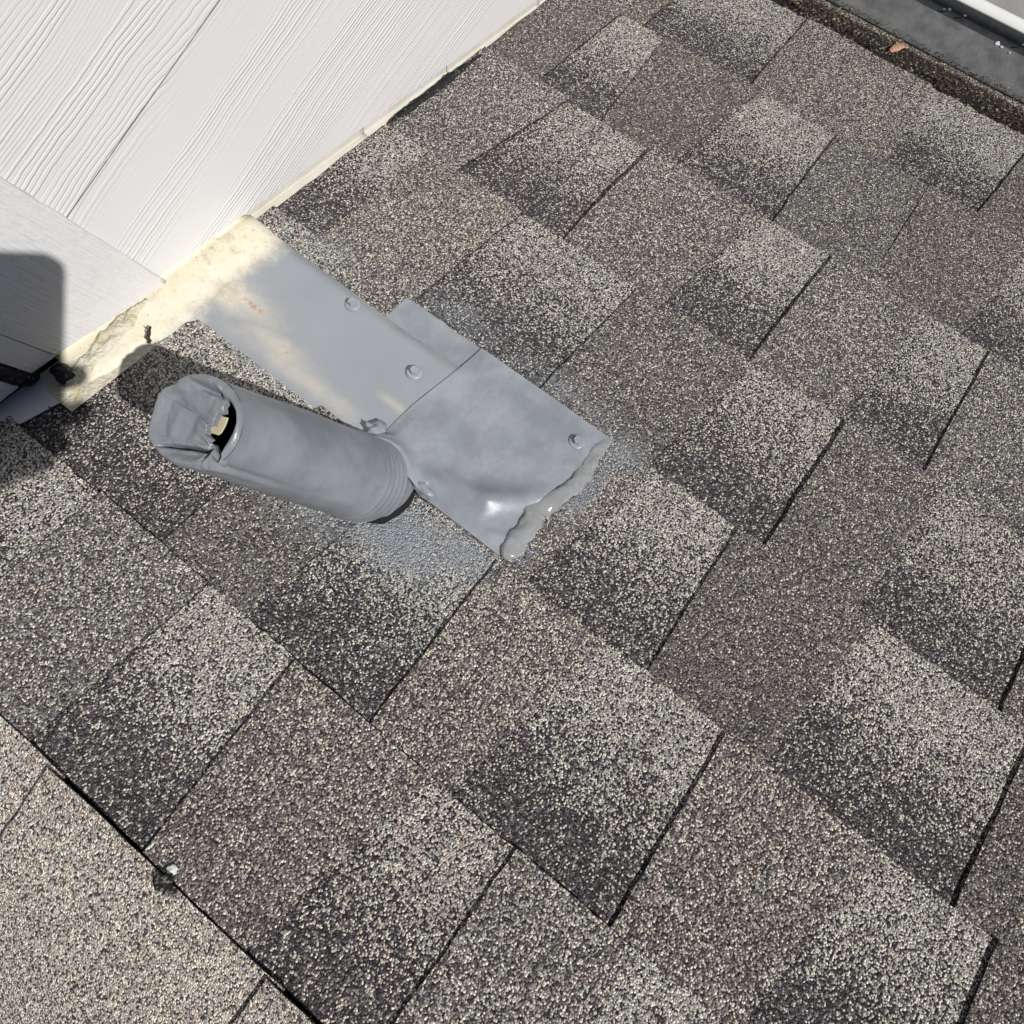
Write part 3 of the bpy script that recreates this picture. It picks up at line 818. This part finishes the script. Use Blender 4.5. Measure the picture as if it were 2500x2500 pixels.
# hardened sealant on the boot's edge and at the sleeve
tag(bead('sealant_bead', [(.3775, .4215, .45), (.3765, .405, .75), (.3785, .386, .8), (.3800, .366, .85), (.3755, .346, .95), (.3700, .330, 1.35), (.3735, .312, 1.15), (.3745, .297, 1.2), (.3735, .284, 1.1)],
    M_SEAL, .0072, .48, 4, .32, .0022, 16, .0018, .55), 'clear glossy sealant bead smeared along the lower right edge of the boot plate', 'sealant')
tag(lump('sealant_lump', (.293, .2885, .004), .0085, M_BOOT, .5, 9, .4, None, 1.1, .6), 'grey sealant lump beside the foot of the pipe next to the plate edge', 'sealant')
tag(lump('sealant_lump', (.2335, .3035, .0045), .0095, M_BOOT, .35, 4, .4, None, 1.0, .7), 'grey sealant lump between the long flashing and the pipe', 'sealant')

# ------------------------------------------------------------------ screws
def screw(u, v, h, label, rot):
    e = empty('screw', W(u, v, h)); tag(e, label, 'screw', 'painted hex screws')
    q = Vector((0, ST, CT)).to_track_quat('Z', 'Y'); tl = Vector((rr(-.1, .1), rr(-.1, .1), 1)).to_track_quat('Z', 'Y')
    e.rotation_euler = (q @ tl).to_euler()
    def lathe(name, prof, n, hexa=False):
        V, F = [], []
        for (r, z) in prof:
            for k in range(n):
                t_ = 2 * math.pi * k / n + rot
                rk = r
                if hexa: a = ((t_ - rot) % (math.pi / 3)) - math.pi / 6; rk = r * math.cos(math.pi / 6) / math.cos(a) if r > 1e-5 else r
                V.append((rk * math.cos(t_), rk * math.sin(t_), z))
        for j in range(len(prof) - 1):
            for k in range(n): F.append((j * n + k, j * n + (k + 1) % n, (j + 1) * n + (k + 1) % n, (j + 1) * n + k))
        F.append(tuple((len(prof) - 1) * n + k for k in range(n)))
        return mesh(name, V, F, M_BOOT, e, not hexa)
    lathe('washer', [(.0064, -.001), (.0066, .0006), (.0062, .0013), (.0050, .0017), (.0041, .0018)], 36)
    lathe('head', [(.0037, .0012), (.0037, .0046), (.0034, .0052), (.0018, .0050)], 36, True)
screw(.1375, .3815, .0014, 'hex screw near the edge of the long flashing, closest to the white wall', .2)
screw((.2200), .3640, .0012, 'hex screw in the long flashing next to the boot plate overlap', .7)
screw(.3590, .3970, .0036, 'hex screw at the right corner of the boot plate by the sealant', .4)

# ------------------------------------------------------------------ gutter
def gutter():
    e = empty('gutter', (.6, 1.04, RIDGE_Z - .48))
    tag(e, 'grey metal gutter with a white front lip along the roof edge', 'gutter')
    def strip(name, prof, mat, th=.0012):
        x0, x1, nx = -.05, UMAX, 30
        V, F = [], []
        for i in range(nx + 1):
            x = x0 + (x1 - x0) * i / nx
            for (y, z) in prof: V.append(Vector((x, y, RIDGE_Z + z + .0006 * ns(x * 9, y * 30))) - e.location)
        n = len(prof)
        for i in range(nx):
            for k in range(n - 1): F.append((i * n + k, (i + 1) * n + k, (i + 1) * n + k + 1, i * n + k + 1))
        o = mesh(name, V, F, mat, e, True)
        md = o.modifiers.new('s', 'SOLIDIFY'); md.thickness = th; md.offset = -1
        return o
    strip('trough', [(.9990, -.4580), (1.0000, -.4525), (1.004, -.4545), (1.010, -.4570), (1.016, -.4580), (1.021, -.4572), (1.027, -.4540), (1.034, -.4530), (1.043, -.4538), (1.0465, -.4550), (1.0475, -.4600), (1.0490, -.4815), (1.066, -.4820)], M_GUT)
    strip('front_wall', [(1.0655, -.4815), (1.0700, -.4800), (1.0735, -.4720), (1.0745, -.4625)], M_GUTD)
    strip('front_lip', [(1.0745, -.4622), (1.0760, -.4604), (1.0850, -.4598), (1.0885, -.4606), (1.0895, -.463)], M_LIP)
    strip('outer_face', [(1.0895, -.4632), (1.0900, -.49), (1.097, -.52), (1.080, -.57), (1.000, -.572), (.985, -.57)], M_GUTD)
    # dried drops
    for (x, y, z, r) in ((.358, 1.0722, -.4735, .0020), (.377, 1.0728, -.4720, .0017), (.352, 1.0712, -.4755, .0014), (.428, 1.0440, -.4535, .0026), (.434, 1.0425, -.4533, .0014), (.445, 1.0405, -.4530, .0010), (.452, 1.0728, -.4715, .0016)):
        V = []; n = 12; wall_ = y > 1.06
        for k in range(n):
            t_ = 2 * math.pi * k / n; q = r * (1 + .7 * ns(t_ * 2, x * 90))
            d = Vector((q * math.cos(t_), 0 if wall_ else q * math.sin(t_), q * math.sin(t_) if wall_ else 0))
            V.append(Vector((x, y - (.0006 if wall_ else 0), RIDGE_Z + z + (0 if wall_ else .0008))) + d - e.location)
        V += [Vector((x, y - (.0014 if wall_ else 0), RIDGE_Z + z + (0 if wall_ else .0014))) - e.location]
        mesh('dried_drop', V, [(k, (k + 1) % n, n) for k in range(n)], M_DROP, e, True)
    return e
gutter()
# fascia under the roof edge
def box(name, a, b, mat, parent=None):
    x0, y0, z0 = a; x1, y1, z1 = b
    V = [(x0, y0, z0), (x1, y0, z0), (x1, y1, z0), (x0, y1, z0), (x0, y0, z1), (x1, y0, z1), (x1, y1, z1), (x0, y1, z1)]
    return mesh(name, V, [(3, 2, 1, 0), (4, 5, 6, 7), (0, 1, 5, 4), (1, 2, 6, 5), (2, 3, 7, 6), (3, 0, 4, 7)], mat, parent)
fb = box('fascia_board', (-.02, .955, RIDGE_Z - .62), (UMAX, .976, RIDGE_Z - .462), M_WOOD)
tag(fb, 'board under the shingle edge behind the gutter', 'fascia')

# ------------------------------------------------------------------ litter along the eave
def litter():
    random.seed(5)
    V, F = [], []
    # a ragged mat of soil
    nu, nv = 150, 8
    base = len(V)
    for j in range(nv + 1):
        for i in range(nu + 1):
            u = .0 + i / nu * 1.2; f = j / nv
            lo = 1.029 + .010 * ns(u * 16, 3) + .006 * ns(u * 60, 6)
            v = lo + (1.066 - lo) * f
            h = .0015 + .004 * math.sin(math.pi * min(f * 1.05, 1)) * (.5 + .6 * ns(u * 30, v * 30, 2) + .4) + .0012 * ns(u * 160, v * 160)
            if j == 0: h = -.004
            if j == nv: h = -.012
            V.append(W(u, v, h))
    for j in range(nv):
        for i in range(nu):
            a = base + j * (nu + 1) + i; F.append((a, a + 1, a + nu + 2, a + nu + 1))
    o = mesh('debris_mat', V, F, M_SOIL, None, True)
    # flakes, crumbs and needles
    V, F = [], []
    def quad(c, d, n, L, wd):
        s_ = d.cross(n).normalized() * wd; b = len(V)
        V.extend([c - d * L - s_ * .3, c + s_, c + d * L + s_ * .2, c - s_]); F.append((b, b + 1, b + 2, b + 3))
    nrm = Vector((0, ST, CT))
    for k in range(5200):
        u = rr(0, 1.2); v = 1.048 + random.gauss(0, .014)
        if v > 1.067 or v < .99: continue
        if v < 1.03 and R() < .5: continue
        th = rr(0, 6.28); d = Vector((math.cos(th), math.sin(th) * CT, -math.sin(th) * ST)) + nrm * rr(-.4, .4)
        n2 = nrm + Vector((rr(-.6, .6), rr(-.6, .6), rr(-.3, .3)))
        L = rr(.0008, .0026) if R() < .85 else rr(.004, .010); wd = rr(.0005, .0012) if L < .003 else .0005
        quad(W(u, v, .003 + R() * .004 * (1 if v > 1.03 else .3)), d.normalized(), n2.normalized(), L, wd)
    for k in range(1100):                        # crumbs on the gutter side of the gap
        u = rr(0, 1.2); y = .9998 + abs(random.gauss(0, .003)); z = -.4522 - max(0, y - 1.0) * .45 + .001 + R() * .001
        th = rr(0, 6.28)
        quad(Vector((u, y, RIDGE_Z + z)), Vector((math.cos(th), math.sin(th), rr(-.3, .3))).normalized(), Vector((rr(-.5, .5), rr(-.5, .5), 1)).normalized(), rr(.0006, .0018), rr(.0004, .0009))
    o2 = mesh('leaf_litter', V, F, M_LIT, None)
    for q, lb in ((o, 'dark damp soil caught along the shingle edge above the gutter'), (o2, 'dry needles and leaf crumbs lying along the roof edge')):
        q['kind'] = 'stuff'; q['label'] = lb; q['category'] = 'debris'
litter()
def loose():
    random.seed(11)
    V, F = [], []
    for k in range(420):
        u, v = rr(.03, 1.1), rr(-.09, 1.03)
        if .22 < u < .4 and .22 < v < .43: continue
        if u < .26 and .19 < v < .40: continue
        c = W(u, v, .0022 if v > 0 else 0) if v > 0 else Vector((u, v, RIDGE_Z - .0015))
        r = rr(.0005, .0011); b = len(V)
        for d in ((1, 0, 0), (0, 1, 0), (-1, 0, 0), (0, -1, 0), (0, 0, 1), (0, 0, -1)): V.append(c + Vector(d) * r * rr(.7, 1.4))
        F.extend([(b + i, b + j, b + k2) for (i, j, k2) in ((0, 1, 4), (1, 2, 4), (2, 3, 4), (3, 0, 4), (1, 0, 5), (2, 1, 5), (3, 2, 5), (0, 3, 5))])
    o = mesh('loose_granules', V, F, M_LIT, None)
    o['kind'] = 'stuff'; o['label'] = 'loose granules and crumbs scattered over the shingles'; o['category'] = 'debris'
loose()
def leaf():
    V, F = [], []
    n = 10
    for i in range(n + 1):
        f = i / n; wd = .0046 * (math.sin(math.pi * min(1, f * .72 + .16)) ** .6) * (1 + .35 * ns(f * 5, 2)) 
        for s_ in (-1, 0, 1):
            V.append(W(.3395 + .0085 * f + s_ * wd * .92, 1.034 + .022 * f - s_ * wd * .35 + s_ * .0014 * ns(f * 6, s_ * 3), .0065 + .0018 * abs(s_) + .002 * math.sin(f * 3) + .0006 * ns(f * 9, s_)))
    for i in range(n):
        for q in (0, 1): a = i * 3 + q; F.append((a, a + 1, a + 4, a + 3))
    o = mesh('leaf', V, F, M_LEAF, None, True)
    md = o.modifiers.new('s', 'SOLIDIFY'); md.thickness = .0003
    return o
tag(leaf(), 'small curled orange leaf lying on the debris by the gutter', 'leaf')
def twig():
    V, F = [], []
    for k, (a, b) in enumerate((((.0455, .247), (.0385, .2550)), ((.0460, .2475), (.0415, .2565)), ((.0420, .2510), (.0395, .2575)))):
        v, f = tube([W(a[0] + (b[0] - a[0]) * t_ / 6 + .0022 * ns(t_ * .7, k), a[1] + (b[1] - a[1]) * t_ / 6 + 0.0022 * ns(t_ * .7, k + 4), .002 + .0012 * t_) for t_ in range(7)], [.0010 - .00009 * t_ + .0005 * ns(t_ * 2, k) for t_ in range(7)], 6)
        F += [tuple(i + len(V) for i in q) for q in f]; V += v
    return mesh('twig', V, F, M_TWIG, None, True)
tag(twig(), 'tiny forked dark twig standing on the shingle corner by the yellow flashing', 'twig')
tag(lump('asphalt_nub', (.345, -.0025, .0012), .0056, M_ASPH, .42, 12, .3, None, 1.35, .8), 'small dark granule covered nub on the ridge seam at the lower left', 'shingle scrap')

tag(lump('paint_drop', (.3420, .0042, -.0018), .0030, M_DROP, .4, 31, .3, None, 1.1, .9), 'small white paint drop on the shingle edge beside the dark nub', 'paint drop')

# ------------------------------------------------------------------ the photographer's phone and hand
def C(x, y, z): return CAM_M @ Vector((x * .001, -y * .001, -z * .001))     # mm: right, down, forward of the lens
def phone():
    e = empty('smartphone', C(-21, 60, -5)); tag(e, 'dark smartphone held over the roof whose shadow falls on the white trim', 'phone')
    def rbox(name, x0, x1, y0, y1, z0, z1, r, mat):
        out = []
        for cx, cy, a0 in ((x1 - r, y0 + r, -90), (x1 - r, y1 - r, 0), (x0 + r, y1 - r, 90), (x0 + r, y0 + r, 180)):
            for k in range(9):
                a = math.radians(a0 + k * 90 / 8); out.append((cx + r * math.cos(a), cy + r * math.sin(a)))
        n = len(out)
        V = [C(x, y, z0) - e.location for x, y in out] + [C(x, y, z1) - e.location for x, y in out]
        F = [tuple(range(n)), tuple(range(2 * n - 1, n - 1, -1))] + [((k + 1) % n, k, n + k, n + (k + 1) % n) for k in range(n)]
        return mesh(name, V, F, mat, e)
    rbox('body', -56.5, 17.0, -16.5, 131.0, -12.0, -3.5, 11.5, M_PHONE)
    rbox('screen', -53.5, 14.0, -13.5, 128.0, -12.6, -12.05, 9, M_GLASS)
    rbox('camera_bump', -17, 14, -13.5, 17, -3.45, -2.2, 7, M_PHONE)
phone()
def hand():
    # one skinned figure: forearm, palm, four fingers across the back of the phone, thumb on its left edge
    P = [(-150, 330, -60, 40), (-112, 235, -20, 33), (-84, 168, 8, 28), (-66, 132, 14, 24), (-60, 108, 16, 21)]
    E = [(0, 1), (1, 2), (2, 3), (3, 4)]
    def chain(root, pts):
        a = root
        for p in pts: P.append(p); E.append((a, len(P) - 1)); a = len(P) - 1
    chain(4, [(-46, 84, 16, 12), (-22, 72, 13, 9.5), (6, 70, 11, 9), (24, 70, 4, 8.5), (27, 70, -7, 7)])
    chain(4, [(-44, 100, 17, 12), (-18, 94, 14, 9.5), (8, 96, 12, 9), (27, 97, 4, 8.8), (30, 97, -8, 7)])
    chain(3, [(-48, 118, 17, 12), (-26, 116, 14, 9), (-2, 116, 11, 8.5), (12, 115, 8, 8)])
    chain(3, [(-52, 134, 17, 11), (-34, 132, 13, 8.5), (-14, 129, 10, 7.5), (0, 126, 7, 7)])
    chain(3, [(-74, 118, 2, 12), (-72, 92, -10, 10), (-64, 66, -17, 9), (-56, 46, -17.5, 7.5)])
    me = bpy.data.meshes.new('person')
    base = C(-84, 168, 8)
    me.from_pydata([tuple(C(*p[:3]) - base) for p in P], E, [])
    o = link(bpy.data.objects.new('person', me)); o.location = base
    sk = o.modifiers.new('skin', 'SKIN'); sk.use_smooth_shade = True
    if not me.skin_vertices: me.skin_vertices.new()
    for k, p in enumerate(P): me.skin_vertices[0].data[k].radius = (p[3] * .001, p[3] * .001)
    me.skin_vertices[0].data[2].use_root = True
    o.modifiers.new('sub', 'SUBSURF').levels = 2; o.modifiers['sub'].render_levels = 2
    me.materials.append(M_SKIN)
    tag(o, 'hand holding the dark phone above the roof, its shadow on the shingles', 'person')
    # sleeve cuff
    path = [C(-168, 372, -78), C(-140, 305, -48), C(-118, 250, -26)]
    V, F = tube(path, [.058, .050, .043], 20)
    s_ = mesh('sleeve', [v - base for v in V], F, M_SLEEVE, o, True)
hand()
